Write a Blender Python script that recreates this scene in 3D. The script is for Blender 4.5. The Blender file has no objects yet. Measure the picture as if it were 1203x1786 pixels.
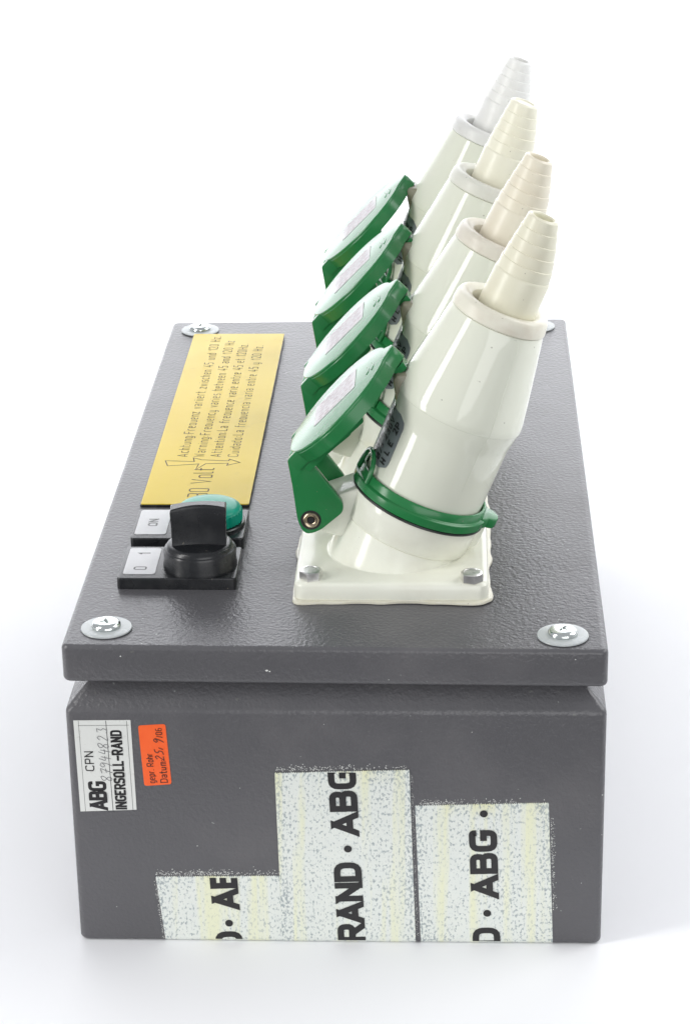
import bpy, bmesh, math, random
from mathutils import Vector, Matrix
from math import sin, cos, pi, radians, sqrt, atan2

random.seed(7)
sc = bpy.context.scene
COL = sc.collection

# ------------------------------------------------------------------ camera
# box frame in millimetres: x to the right 0..200, y away 0..385, z up with the lid top at 0, table at -125.3
W, D, HB = 200.0, 385.0, 125.3
def P(x, y, z): return Vector(((x-100)/1000, (y-192.5)/1000, (z+HB)/1000))
cam_d = bpy.data.cameras.new('camera'); cam = bpy.data.objects.new('camera', cam_d); COL.objects.link(cam)
cam_d.sensor_fit = 'VERTICAL'; cam_d.sensor_height = 36; cam_d.lens = 4246.1/1786*36
cam_d.clip_start = 0.05; cam_d.clip_end = 60
F = Vector((-0.04566358, 0.92252867, -0.38321754)); R_ = Vector((0.99895655, 0.04248, -0.01677094)); U = Vector((-0.00080741, 0.38358349, 0.92350585))
m = Matrix((R_, U, -F)).transposed().to_4x4(); m.translation = P(144.76, -799.51, 386.02)
cam.matrix_world = m
sc.camera = cam

# ------------------------------------------------------------------ studio light
w = bpy.data.worlds.new('World'); sc.world = w; w.use_nodes = True
bgn = w.node_tree.nodes['Background']; bgn.inputs[0].default_value = (0.93, 0.95, 1.0, 1); bgn.inputs[1].default_value = 0.50
def area(name, loc, target, sx, sy, power, col=(1, 1, 1)):
    l = bpy.data.lights.new(name, 'AREA'); l.shape = 'RECTANGLE'; l.size = sx; l.size_y = sy; l.energy = power; l.color = col
    o = bpy.data.objects.new(name, l); COL.objects.link(o); o.location = loc
    o.rotation_euler = (Vector(target)-Vector(loc)).to_track_quat('-Z', 'Y').to_euler()
    return o
bl = area('backdrop_lamp', (0, 1.25, 2.55), (0, 2.4, 1.1), 3.6, 0.5, 77, (0.98, 0.985, 1.0)); bl.data.spread = radians(108)
area('overhead_softbox', (1.3, 0.3, 1.1), (0.1, 0.1, 0.05), 1.0, 1.0, 14)
area('left_strip_softbox', (-0.93, -0.56, 0.62), (0.03, -0.1, 0.2), 0.24, 1.1, 8, (1, 0.99, 0.97))
area('front_fill_softbox', (0.5, -1.5, 0.45), (0.0, 0, 0.0), 1.2, 0.7, 6.2)
ll = area('added_cap_fill', (-0.75, 0.95, 0.95), (-0.6, 1.0, 0.0), 0.9, 0.5, 6.5); ll.data.spread = radians(85)  # unseen lamp, added to brighten what the green cap tops reflect
sc.view_settings.view_transform = 'Standard'; sc.view_settings.look = 'None'
sc.view_settings.exposure = 0.0; sc.view_settings.gamma = 1.0

# ------------------------------------------------------------------ materials
def srgb(r, g, b):
    f = lambda c: (c/255/12.92 if c/255 <= .04045 else ((c/255+.055)/1.055)**2.4)
    return (f(r), f(g), f(b), 1)
class NT:
    def __init__(s, name):
        s.m = bpy.data.materials.new(name); s.m.use_nodes = True; s.t = s.m.node_tree
        s.b = s.t.nodes['Principled BSDF']; s.tc = None
    def n(s, typ, **kw):
        nd = s.t.nodes.new(typ)
        for k, v in kw.items():
            if k in nd.inputs: nd.inputs[k].default_value = v
            else: setattr(nd, k, v)
        return nd
    def l(s, a, b): s.t.links.new(a, b)
    def co(s, scale=None):
        if not s.tc: s.tc = s.n('ShaderNodeTexCoord')
        if scale is None: return s.tc.outputs['Object']
        mp = s.n('ShaderNodeMapping'); mp.inputs['Scale'].default_value = scale; s.l(s.tc.outputs['Object'], mp.inputs['Vector']); return mp.outputs['Vector']
    def noise(s, scale, detail=3, vec=None, rough=.5):
        nd = s.n('ShaderNodeTexNoise'); nd.inputs['Scale'].default_value = scale; nd.inputs['Detail'].default_value = detail; nd.inputs['Roughness'].default_value = rough
        s.l(vec or s.co(), nd.inputs['Vector']); return nd.outputs['Fac']
    def ramp(s, src, stops):
        nd = s.n('ShaderNodeValToRGB'); cr = nd.color_ramp
        cr.elements[0].position = stops[0][0]; cr.elements[0].color = stops[0][1]
        cr.elements[1].position = stops[-1][0]; cr.elements[1].color = stops[-1][1]
        for p_, c in stops[1:-1]:
            e = cr.elements.new(p_); e.color = c
        s.l(src, nd.inputs[0]); return nd.outputs[0]
    def mix(s, fac, a, b):
        nd = s.n('ShaderNodeMix', data_type='RGBA')
        for inp, v in ((nd.inputs[0], fac), (nd.inputs[6], a), (nd.inputs[7], b)):
            if hasattr(v, 'is_linked') or hasattr(v, 'links'): s.l(v, inp)
            else: inp.default_value = v
        return nd.outputs[2]
    def math(s, op, a, b=0.0):
        nd = s.n('ShaderNodeMath', operation=op)
        for i, v in enumerate((a, b)):
            if hasattr(v, 'links'): s.l(v, nd.inputs[i])
            else: nd.inputs[i].default_value = v
        return nd.outputs[0]
    def bump(s, h, dist, strength=1.0):
        nd = s.n('ShaderNodeBump'); nd.inputs['Distance'].default_value = dist; nd.inputs['Strength'].default_value = strength
        s.l(h, nd.inputs['Height']); s.l(nd.outputs[0], s.b.inputs['Normal'])
    def set(s, **kw):
        for k, v in kw.items():
            inp = s.b.inputs[k.replace('_', ' ')]
            if hasattr(v, 'links'): s.l(v, inp)
            else: inp.default_value = v
        return s.m
BK = (0, 0, 0, 1); WH = (1, 1, 1, 1)

def mat_powder():
    k = NT('grey_powder_coat')
    big = k.noise(14, 4)
    base = k.mix(big, (.090, .089, .095, 1), (.110, .108, .115, 1))
    dust = k.ramp(k.noise(11, 6, None, .62), [(.50, BK), (.74, WH)])
    base = k.mix(k.math('MULTIPLY', dust, .30), base, (.20, .19, .19, 1))
    spk = k.ramp(k.noise(420, 1), [(.765, BK), (.79, WH)])
    base = k.mix(k.math('MULTIPLY', spk, .5), base, (.42, .44, .42, 1))
    gr = k.ramp(k.noise(210, 2, k.co((1, 1.3, 1))), [(.72, BK), (.76, WH)])
    base = k.mix(k.math('MULTIPLY', gr, .25), base, (.25, .26, .22, 1))
    a = k.noise(600, 2, k.co((1, 1, 1)), .55)
    b = k.noise(900, 2)
    h = k.math('ADD', a, k.math('MULTIPLY', b, .25))
    k.bump(h, .00042, .74)
    rg = k.math('ADD', k.math('MULTIPLY', k.noise(30, 3), .12), .24)
    rg = k.math('ADD', rg, k.math('MULTIPLY', dust, .12))
    return k.set(Base_Color=base, Roughness=rg, IOR=1.5)
def mat_plastic(name, col, rough=.22, dirt=None, dirt_amt=.25, dscale=60, bumpy=0, sss=0.0, vary=.04, coat=0):
    k = NT(name)
    c2 = tuple(max(0, x*(1-vary*2)) for x in col[:3])+(1,)
    base = k.mix(k.noise(35, 4), c2, col)
    if dirt:
        f = k.ramp(k.noise(dscale, 5, None, .6), [(.46, BK), (.72, WH)])
        base = k.mix(k.math('MULTIPLY', f, dirt_amt), base, dirt)
        sp = k.ramp(k.noise(600, 1), [(.79, BK), (.81, WH)])
        base = k.mix(k.math('MULTIPLY', sp, .5), base, (.2, .17, .13, 1))
    if bumpy: k.bump(k.noise(500, 3), .0002*bumpy, .5)
    else: k.bump(k.noise(60, 3), .0003, .12)
    rg = k.math('ADD', k.math('MULTIPLY', k.noise(45, 4), .05+rough*.2), rough*.8-.025)
    k.set(Base_Color=base, Roughness=rg)
    if sss:
        k.b.inputs['Subsurface Weight'].default_value = sss; k.b.inputs['Subsurface Radius'].default_value = (1, .9, .6); k.b.inputs['Subsurface Scale'].default_value = .002
    return k.m
def mat_metal(name, col, rough, bump=0):
    k = NT(name); base = k.mix(k.noise(500, 3), tuple(x*.8 for x in col[:3])+(1,), col)
    if bump: k.bump(k.noise(1500, 3), .0001, bump)
    return k.set(Base_Color=base, Metallic=1.0, Roughness=rough)
def mat_ink(name, col, rough=.45):
    k = NT(name); base = k.mix(k.noise(800, 2), col, tuple(min(1, x*1.35+.004) for x in col[:3])+(1,))
    return k.set(Base_Color=base, Roughness=rough)

M = {}
M['powder'] = mat_powder()
M['white'] = mat_plastic('cream_white_plastic', (.86, .87, .76, 1), .18, (.58, .53, .42, 1), .26, 40)
M['shell'] = mat_plastic('white_plug_plastic', (.80, .82, .70, 1), .055, (.62, .58, .46, 1), .10, 30)
M['collar1'] = mat_plastic('aged_cream_plastic', (.80, .78, .66, 1), .4, (.56, .47, .36, 1), .35, 90)
M['collar2'] = mat_plastic('stained_cream_plastic', (.76, .72, .62, 1), .4, (.50, .42, .33, 1), .5, 90)
M['collar3'] = mat_plastic('pale_cream_plastic', (.74, .74, .66, 1), .4, (.52, .46, .38, 1), .4, 90)
M['collar4'] = mat_plastic('pale_grey_plastic', (.76, .76, .73, 1), .4, (.46, .43, .41, 1), .45, 90)
M['boot1'] = mat_plastic('cream_rubber', (.80, .78, .62, 1), .34, (.65, .52, .38, 1), .2, 45, .4)
M['boot2'] = mat_plastic('beige_rubber', (.82, .77, .63, 1), .36, (.68, .57, .42, 1), .3, 45, .4)
M['boot3'] = mat_plastic('yellowish_rubber', (.86, .84, .69, 1), .36, (.76, .69, .50, 1), .22, 45, .8)
M['boot4'] = mat_plastic('pale_grey_rubber', (.85, .85, .82, 1), .38, (.66, .65, .60, 1), .3, 60, 1.6)
M['catch'] = mat_plastic('dark_olive_plastic', (.30, .29, .21, 1), .3, (.16, .15, .10, 1), .6, 60)  # cap catch: darker and more olive than the plug shell
M['green'] = mat_plastic('green_plastic', (.022, .200, .060, 1), .22, (.05, .16, .07, 1), .3, 80); M['green'].node_tree.nodes['Principled BSDF'].inputs['IOR'].default_value = 1.44
M['green_dark'] = mat_plastic('dark_green_plastic', (.012, .085, .036, 1), .3)
M['black_rubber'] = mat_plastic('black_rubber', (.018, .02, .02, 1), .5)
M['black'] = mat_plastic('black_plastic', (.012, .013, .015, 1), .30, (.06, .06, .06, 1), .3, 150)
M['silicone'] = mat_plastic('milky_sealant', (.72, .70, .58, 1), .25, (.5, .45, .33, 1), .4, 80, 0, .2)
M['nylon'] = mat_plastic('milky_nylon', (.47, .50, .50, 1), .3, None, 0, 60, 0, .15)
M['zinc'] = mat_metal('bright_zinc', (.80, .84, .82, 1), .16, .3)
M['steel'] = mat_metal('dull_steel', (.84, .83, .81, 1), .38, .6)
M['rivet'] = mat_metal('brassy_rivet', (.44, .36, .26, 1), .25, .3)
M['hole'] = mat_ink('dark_hollow', (.008, .007, .007, 1), .7)
M['ink'] = mat_ink('black_ink', (.012, .011, .012, 1), .35)
M['pen'] = mat_ink('grey_pen_ink', (.11, .11, .12, 1), .5)
M['penred'] = mat_ink('dark_pen_ink', (.07, .02, .015, 1), .5)
M['engrave'] = mat_ink('engraved_black', (.085, .06, .015, 1), .6)
M['label_text'] = mat_ink('faded_label_ink', (.33, .24, .26, 1), .6)
k = NT('yellow_laminate')
base = k.mix(k.noise(26, 4), srgb(228, 202, 78), srgb(216, 186, 58))
sc_ = k.ramp(k.noise(55, 5, None, .7), [(.60, BK), (.70, WH)])
base = k.mix(k.math('MULTIPLY', sc_, .22), base, srgb(140, 118, 66))
k.bump(k.noise(900, 3, k.co((1, 12, 1))), .00008, .4)
M['yellow'] = k.set(Base_Color=base, Roughness=.36, IOR=1.36)
k = NT('white_sticker'); base = k.mix(k.ramp(k.noise(260, 5, None, .7), [(.60, BK), (.72, WH)]), (.72, .73, .70, 1), (.56, .56, .52, 1))
M['sticker'] = k.set(Base_Color=base, Roughness=.38)
k = NT('orange_sticker'); base = k.mix(k.noise(150, 3), (.90, .11, .018, 1), (.98, .15, .03, 1))
M['orange'] = k.set(Base_Color=base, Roughness=.4)
k = NT('legend_white'); base = k.mix(k.noise(300, 3), (.50, .50, .515, 1), (.58, .58, .59, 1))
M['legend'] = k.set(Base_Color=base, Roughness=.35)
k = NT('cap_label_print')
f = k.ramp(k.noise(420, 4, k.co((1, 1, 1)), .7), [(.42, (.56, .54, .55, 1)), (.6, (.47, .44, .46, 1)), (.72, (.38, .33, .36, 1))])
M['caplabel'] = k.set(Base_Color=f, Roughness=.4)
k = NT('grey_rating_label'); f = k.mix(k.noise(90, 3), (.15, .175, .18, 1), (.25, .275, .285, 1))
M['ratelabel'] = k.set(Base_Color=f, Roughness=.28)
k = NT('teal_lens'); f = k.mix(k.noise(80, 2), (.006, .33, .22, 1), (.010, .40, .28, 1))
M['teal'] = k.set(Base_Color=f, Roughness=.28); k.b.inputs['Transmission Weight'].default_value = .2; k.b.inputs['IOR'].default_value = 1.36
# worn printed tape: white film, pale yellow glue streaks running along it, small dark dashes where the film has lifted
k = NT('worn_white_tape')
uv = k.n('ShaderNodeUVMap'); uvo = uv.outputs[0]
def mp(scale):
    q = k.n('ShaderNodeMapping'); q.inputs['Scale'].default_value = scale; k.l(uvo, q.inputs['Vector']); return q.outputs['Vector']
att = k.n('ShaderNodeAttribute', attribute_name='edge')
n_lo = k.noise(60, 4, mp((1, .6, 1)), .6)
n_hi = k.noise(1000, 2, mp((1, .62, 1)), .6)
n_hi2 = k.noise(2100, 2, mp((1, .8, 1)), .55)
dens = k.math('ADD', k.math('MULTIPLY', n_lo, .24), k.math('MULTIPLY', att.outputs['Fac'], .075))
d1 = k.math('ADD', n_hi, dens)
d1 = k.math('ADD', d1, k.math('MULTIPLY', n_hi2, .20))
streak = k.ramp(k.noise(125, 3, mp((1, .05, 1)), .6), [(.49, BK), (.63, WH)])
streak2 = k.ramp(k.noise(48, 3, mp((1.3, .10, 1)), .5), [(.53, BK), (.62, WH)])
spk = k.ramp(d1, [(.765, BK), (.88, WH)])
spk = k.math('MULTIPLY', spk, k.math('SUBTRACT', 1.0, k.math('MULTIPLY', streak, .65)))
f = k.mix(k.noise(120, 4), (.70, .74, .71, 1), (.78, .80, .74, 1))
f = k.mix(k.math('MULTIPLY', streak, .75), f, (.78, .79, .53, 1))
f = k.mix(k.math('MULTIPLY', streak2, k.math('MULTIPLY', att.outputs['Fac'], .9)), f, (.74, .73, .42, 1))
f = k.mix(k.math('MULTIPLY', spk, .78), f, (.25, .30, .32, 1))
k.bump(k.math('ADD', n_hi, k.math('MULTIPLY', streak, .4)), .0003, .35)
M['tape'] = k.set(Base_Color=f, Roughness=.36)
k = NT('white_studio_paper'); f = k.mix(k.noise(6, 3), (.905, .91, .925, 1), (.92, .925, .94, 1))
M['paper'] = k.set(Base_Color=f, Roughness=.6)

# ------------------------------------------------------------------ mesh helpers (millimetres in, metres out)
def link(name, me, mat, parent=None, loc=None, smooth=35):
    o = bpy.data.objects.new(name, me); COL.objects.link(o)
    if mat is not None: me.materials.append(mat)
    if parent: o.parent = parent
    if loc is not None: o.location = loc
    if smooth:
        me.polygons.foreach_set('use_smooth', [True]*len(me.polygons)); me.set_sharp_from_angle(angle=radians(smooth))
    return o
def from_bm(name, bm, scale=.001):
    bmesh.ops.scale(bm, vec=(scale,)*3, verts=bm.verts)
    me = bpy.data.meshes.new(name); bm.to_mesh(me); bm.free(); return me
def add_lathe(bm, prof, seg=64, cx=0, cy=0, closed=False):
    rings = []
    for r, z in prof:
        if r < 1e-6: rings.append([bm.verts.new((cx, cy, z))])
        else: rings.append([bm.verts.new((cx+r*cos(2*pi*i/seg), cy+r*sin(2*pi*i/seg), z)) for i in range(seg)])
    n = len(rings)
    for j in range(n if closed else n-1):
        a, b = rings[j], rings[(j+1) % n]
        for i in range(seg):
            i2 = (i+1) % seg
            if len(a) == 1 and len(b) == 1: continue
            if len(a) == 1: bm.faces.new((a[0], b[i2], b[i]))
            elif len(b) == 1: bm.faces.new((a[i], a[i2], b[0]))
            else: bm.faces.new((a[i], a[i2], b[i2], b[i]))
def lathe(prof, seg=64, closed=False, cx=0, cy=0):
    bm = bmesh.new(); add_lathe(bm, prof, seg, cx, cy, closed); bmesh.ops.recalc_face_normals(bm, faces=bm.faces); return bm
def add_loft(bm, loops, cap0=True, cap1=True):
    rs = [[bm.verts.new(p_) for p_ in L] for L in loops]
    n = len(rs[0])
    for a, b in zip(rs, rs[1:]):
        for i in range(n): bm.faces.new((a[i], a[(i+1) % n], b[(i+1) % n], b[i]))
    if cap0: bm.faces.new(rs[0][::-1])
    if cap1: bm.faces.new(rs[-1])
def rrect(x0, x1, y0, y1, r, z, n=5):
    pts = []
    for cx, cy, a0 in ((x1-r, y0+r, -pi/2), (x1-r, y1-r, 0), (x0+r, y1-r, pi/2), (x0+r, y0+r, pi)):
        for i in range(n+1):
            a = a0+pi/2*i/n; pts.append((cx+r*cos(a), cy+r*sin(a), z))
    return pts
def slab(x0, x1, y0, y1, z0, z1, r, rt=.8, rb=0, n=5, warp=None):
    """box with rounded vertical edges and rounded top (rt) and bottom (rb) edges"""
    L = []
    if rb:
        for i in range(5):
            a = pi/2*i/4; ins = rb*(1-sin(a)); z = z0+rb*(1-cos(a)); L.append(rrect(x0+ins, x1-ins, y0+ins, y1-ins, max(r-ins, .05), z, n))
    else: L.append(rrect(x0, x1, y0, y1, r, z0, n))
    if rt:
        for i in range(5):
            a = pi/2*i/4; ins = rt*(1-cos(a)); z = z1-rt*(1-sin(a)); L.append(rrect(x0+ins, x1-ins, y0+ins, y1-ins, max(r-ins, .05), z, n))
    else: L.append(rrect(x0, x1, y0, y1, r, z1, n))
    bm = bmesh.new(); add_loft(bm, L); bmesh.ops.recalc_face_normals(bm, faces=bm.faces); return bm
def round_poly(pts, rad, n=4, closed=True):
    out = []; N = len(pts)
    for i, p_ in enumerate(pts):
        r = rad[i] if isinstance(rad, (list, tuple)) else rad
        if (not closed and i in (0, N-1)) or r <= 0: out.append(tuple(p_)); continue
        a = Vector(pts[i-1])-Vector(p_); b = Vector(pts[(i+1) % N])-Vector(p_)
        d = min(r, a.length*.49, b.length*.49); A = Vector(p_)+a.normalized()*d; B = Vector(p_)+b.normalized()*d; C = Vector(p_)
        for j in range(n+1):
            t = j/n; out.append(tuple(A*(1-t)**2+C*2*t*(1-t)+B*t*t))
    return out
def prism(poly, h0, h1, bev=.4, ax='y', bm=None):
    """extrude a 2-D outline between h0 and h1 with bevelled rims; ax: the extrusion axis"""
    own = bm is None
    bm = bm or bmesh.new()
    area2 = sum(poly[i][0]*poly[(i+1) % len(poly)][1]-poly[(i+1) % len(poly)][0]*poly[i][1] for i in range(len(poly)))
    if area2 < 0: poly = poly[::-1]
    def inset(d):
        out = []; N = len(poly)
        for i in range(N):
            p0, p1, p2 = Vector(poly[i-1]), Vector(poly[i]), Vector(poly[(i+1) % N])
            e1 = (p1-p0).normalized() if (p1-p0).length > 1e-9 else Vector((1, 0)); e2 = (p2-p1).normalized() if (p2-p1).length > 1e-9 else e1
            n1 = Vector((-e1.y, e1.x)); n2 = Vector((-e2.y, e2.x)); nn = (n1+n2)
            nn = nn.normalized() if nn.length > 1e-6 else n1
            kf = max(nn.dot(n1), .5); out.append(p1+nn*d/kf)
        return out
    m3 = {'y': lambda p_, h: (p_[0], h, p_[1]), 'z': lambda p_, h: (p_[0], p_[1], h), 'x': lambda p_, h: (h, p_[0], p_[1])}[ax]
    s = 1 if h1 > h0 else -1
    if bev: Ls = [(bev, h0), (bev*.3, h0+s*bev*.3), (0, h0+s*bev), (0, h1-s*bev), (bev*.3, h1-s*bev*.3), (bev, h1)]
    else: Ls = [(0, h0), (0, h1)]
    add_loft(bm, [[m3(q, h) for q in inset(d)] for d, h in Ls])
    if own: bmesh.ops.recalc_face_normals(bm, faces=bm.faces)
    return bm
def merge(*bms):
    out = bmesh.new()
    for b in bms:
        me = bpy.data.meshes.new('tmp'); b.to_mesh(me); b.free(); out.from_mesh(me); bpy.data.meshes.remove(me)
    return out
def tube(pts, r, seg=8, bm=None, up0=None):
    bm = bm or bmesh.new(); L = []
    for i, p_ in enumerate(pts):
        p_ = Vector(p_); t = (Vector(pts[min(i+1, len(pts)-1)])-Vector(pts[max(i-1, 0)])).normalized()
        up = Vector(up0) if up0 else (Vector((0, 1, 0)) if abs(t.y) < .9 else Vector((1, 0, 0))); a = t.cross(up).normalized(); b = t.cross(a)
        L.append([tuple(p_+a*r*cos(2*pi*j/seg)+b*r*sin(2*pi*j/seg)) for j in range(seg)])
    add_loft(bm, L); bmesh.ops.recalc_face_normals(bm, faces=bm.faces); return bm

# ------------------------------------------------------------------ stroke lettering
G = {  # glyph: (width, [(points, corner radius)])
 'A': (.70, [([(0, 0), (.5, 1)], 0), ([(.5, 1), (1, 0)], 0), ([(.2, .27), (.8, .27)], 0)]),
 'B': (.62, [([(0, 0), (0, 1)], 0), ([(0, 1), (.95, 1), (.95, .53), (0, .53)], .22), ([(0, .53), (1, .53), (1, 0), (0, 0)], .22)]),
 'C': (.60, [([(1, .82), (1, 1), (0, 1), (0, 0), (1, 0), (1, .18)], .3)]),
 'D': (.62, [([(0, 0), (0, 1)], 0), ([(0, 1), (1, 1), (1, 0), (0, 0)], .38)]),
 'E': (.52, [([(1, 1), (0, 1), (0, 0), (1, 0)], 0), ([(0, .52), (.9, .52)], 0)]),
 'F': (.52, [([(1, 1), (0, 1), (0, 0)], 0), ([(0, .52), (.85, .52)], 0)]),
 'G': (.64, [([(1, .80), (1, 1), (0, 1), (0, 0), (1, 0), (1, .48), (.5, .48)], [0, .3, .3, .3, .3, 0, 0])]),
 'H': (.55, [([(0, 0), (0, 1)], 0), ([(1, 0), (1, 1)], 0), ([(0, .5), (1, .5)], 0)]),
 'I': (.0, [([(0, 0), (0, 1)], 0)]),
 'L': (.48, [([(0, 1), (0, 0), (1, 0)], 0)]),
 'N': (.60, [([(0, 0), (0, 1)], 0), ([(0, 1), (1, 0)], 0), ([(1, 0), (1, 1)], 0)]),
 'O': (.62, [([(.5, 0), (0, 0), (0, 1), (1, 1), (1, 0), (.5, 0)], .32)]),
 'P': (.58, [([(0, 0), (0, 1)], 0), ([(0, 1), (1, 1), (1, .45), (0, .45)], .22)]),
 'R': (.60, [([(0, 0), (0, 1)], 0), ([(0, 1), (1, 1), (1, .46), (0, .46)], .22), ([(.5, .46), (1, 0)], 0)]),
 'S': (.58, [([(1, .8), (1, 1), (0, 1), (0, .54), (1, .5), (1, 0), (0, 0), (0, .2)], .22)]),
 'V': (.55, [([(0, 1), (.5, 0), (1, 1)], 0)]),
 'W': (.75, [([(0, 1), (.25, 0), (.5, .8), (.75, 0), (1, 1)], 0)]),
 'a': (.42, [([(0, .68), (1, .68), (1, 0), (0, 0), (0, .36), (1, .36)], .16)]),
 'b': (.42, [([(0, 1), (0, 0), (1, 0), (1, .68), (0, .68)], .2)]),
 'c': (.40, [([(1, .68), (0, .68), (0, 0), (1, 0)], .2)]),
 'd': (.42, [([(1, 1), (1, 0), (0, 0), (0, .68), (1, .68)], .2)]),
 'e': (.42, [([(0, .34), (1, .34), (1, .68), (0, .68), (0, 0), (.95, 0)], .18)]),
 'f': (.30, [([(1, 1), (.4, 1), (.4, 0)], .15), ([(0, .66), (1, .66)], 0)]),
 'g': (.42, [([(1, 0), (0, 0), (0, .68), (1, .68), (1, -.28), (0, -.28)], .18)]),
 'h': (.42, [([(0, 0), (0, 1)], 0), ([(0, .66), (1, .66), (1, 0)], .2)]),
 'i': (.0, [([(0, 0), (0, .68)], 0), ([(0, .86), (0, .94)], 0)]),
 'l': (.16, [([(0, 1), (0, 0), (1, 0)], .1)]),
 'm': (.62, [([(0, 0), (0, .68), (.5, .68), (.5, 0)], .14), ([(.5, .68), (1, .68), (1, 0)], .14)]),
 'n': (.42, [([(0, 0), (0, .68)], 0), ([(0, .66), (1, .66), (1, 0)], .2)]),
 'o': (.42, [([(.5, 0), (0, 0), (0, .68), (1, .68), (1, 0), (.5, 0)], .22)]),
 'p': (.42, [([(0, -.28), (0, .68), (1, .68), (1, 0), (0, 0)], .2)]),
 'q': (.42, [([(1, -.28), (1, .68), (0, .68), (0, 0), (1, 0)], .2)]),
 'r': (.32, [([(0, 0), (0, .68), (1, .68)], .2)]),
 's': (.38, [([(1, .68), (0, .68), (0, .36), (1, .34), (1, 0), (0, 0)], .14)]),
 't': (.28, [([(.35, 1), (.35, 0), (1, 0)], .12), ([(0, .68), (1, .68)], 0)]),
 'u': (.42, [([(0, .68), (0, 0), (1, 0), (1, .68)], .2)]),
 'v': (.42, [([(0, .68), (.5, 0), (1, .68)], 0)]),
 'w': (.55, [([(0, .68), (.25, 0), (.5, .6), (.75, 0), (1, .68)], 0)]),
 'y': (.42, [([(0, .68), (0, 0), (1, 0)], .18), ([(1, .68), (1, -.28), (.1, -.28)], .18)]),
 'z': (.40, [([(0, .68), (1, .68), (0, 0), (1, 0)], 0)]),
 '0': (.48, [([(.5, 0), (0, 0), (0, 1), (1, 1), (1, 0), (.5, 0)], .26)]),
 '1': (.22, [([(0, .72), (1, 1), (1, 0)], 0)]),
 '2': (.46, [([(0, .8), (0, 1), (1, 1), (1, .6), (0, 0), (1, 0)], [0, .2, .2, .2, 0, 0])]),
 '3': (.46, [([(0, 1), (1, 1), (1, .52), (.3, .52)], .2), ([(.3, .52), (1, .52), (1, 0), (0, 0)], .2)]),
 '4': (.5, [([(.6, 1), (0, .3), (1, .3)], 0), ([(.75, .55), (.75, 0)], 0)]),
 '5': (.46, [([(1, 1), (0, 1), (0, .56), (1, .56), (1, 0), (0, 0)], [0, 0, 0, .2, .2, 0])]),
 '6': (.46, [([(.9, 1), (0, 1), (0, 0), (1, 0), (1, .54), (0, .54)], .2)]),
 '7': (.46, [([(0, 1), (1, 1), (.3, 0)], 0)]),
 '8': (.46, [([(.5, .52), (0, .52), (0, 1), (1, 1), (1, .52), (.5, .52)], .18), ([(.5, .52), (0, .52), (0, 0), (1, 0), (1, .52), (.5, .52)], .18)]),
 '9': (.46, [([(1, .46), (0, .46), (0, 1), (1, 1), (1, 0), (.1, 0)], .2)]),
 ':': (.0, [([(0, .1), (0, .2)], 0), ([(0, .5), (0, .6)], 0)]), '.': (.0, [([(0, 0), (0, .09)], 0)]),
 '-': (.5, [([(0, .48), (1, .48)], 0)]), '/': (.3, [([(0, -.1), (1, 1)], 0)]), '~': (.4, [([(0, .4), (.3, .6), (.7, .35), (1, .55)], .1)]),
 '=': (.4, [([(0, .35), (1, .35)], 0), ([(0, .65), (1, .65)], 0)]), ' ': (.30, []),
}
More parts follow.
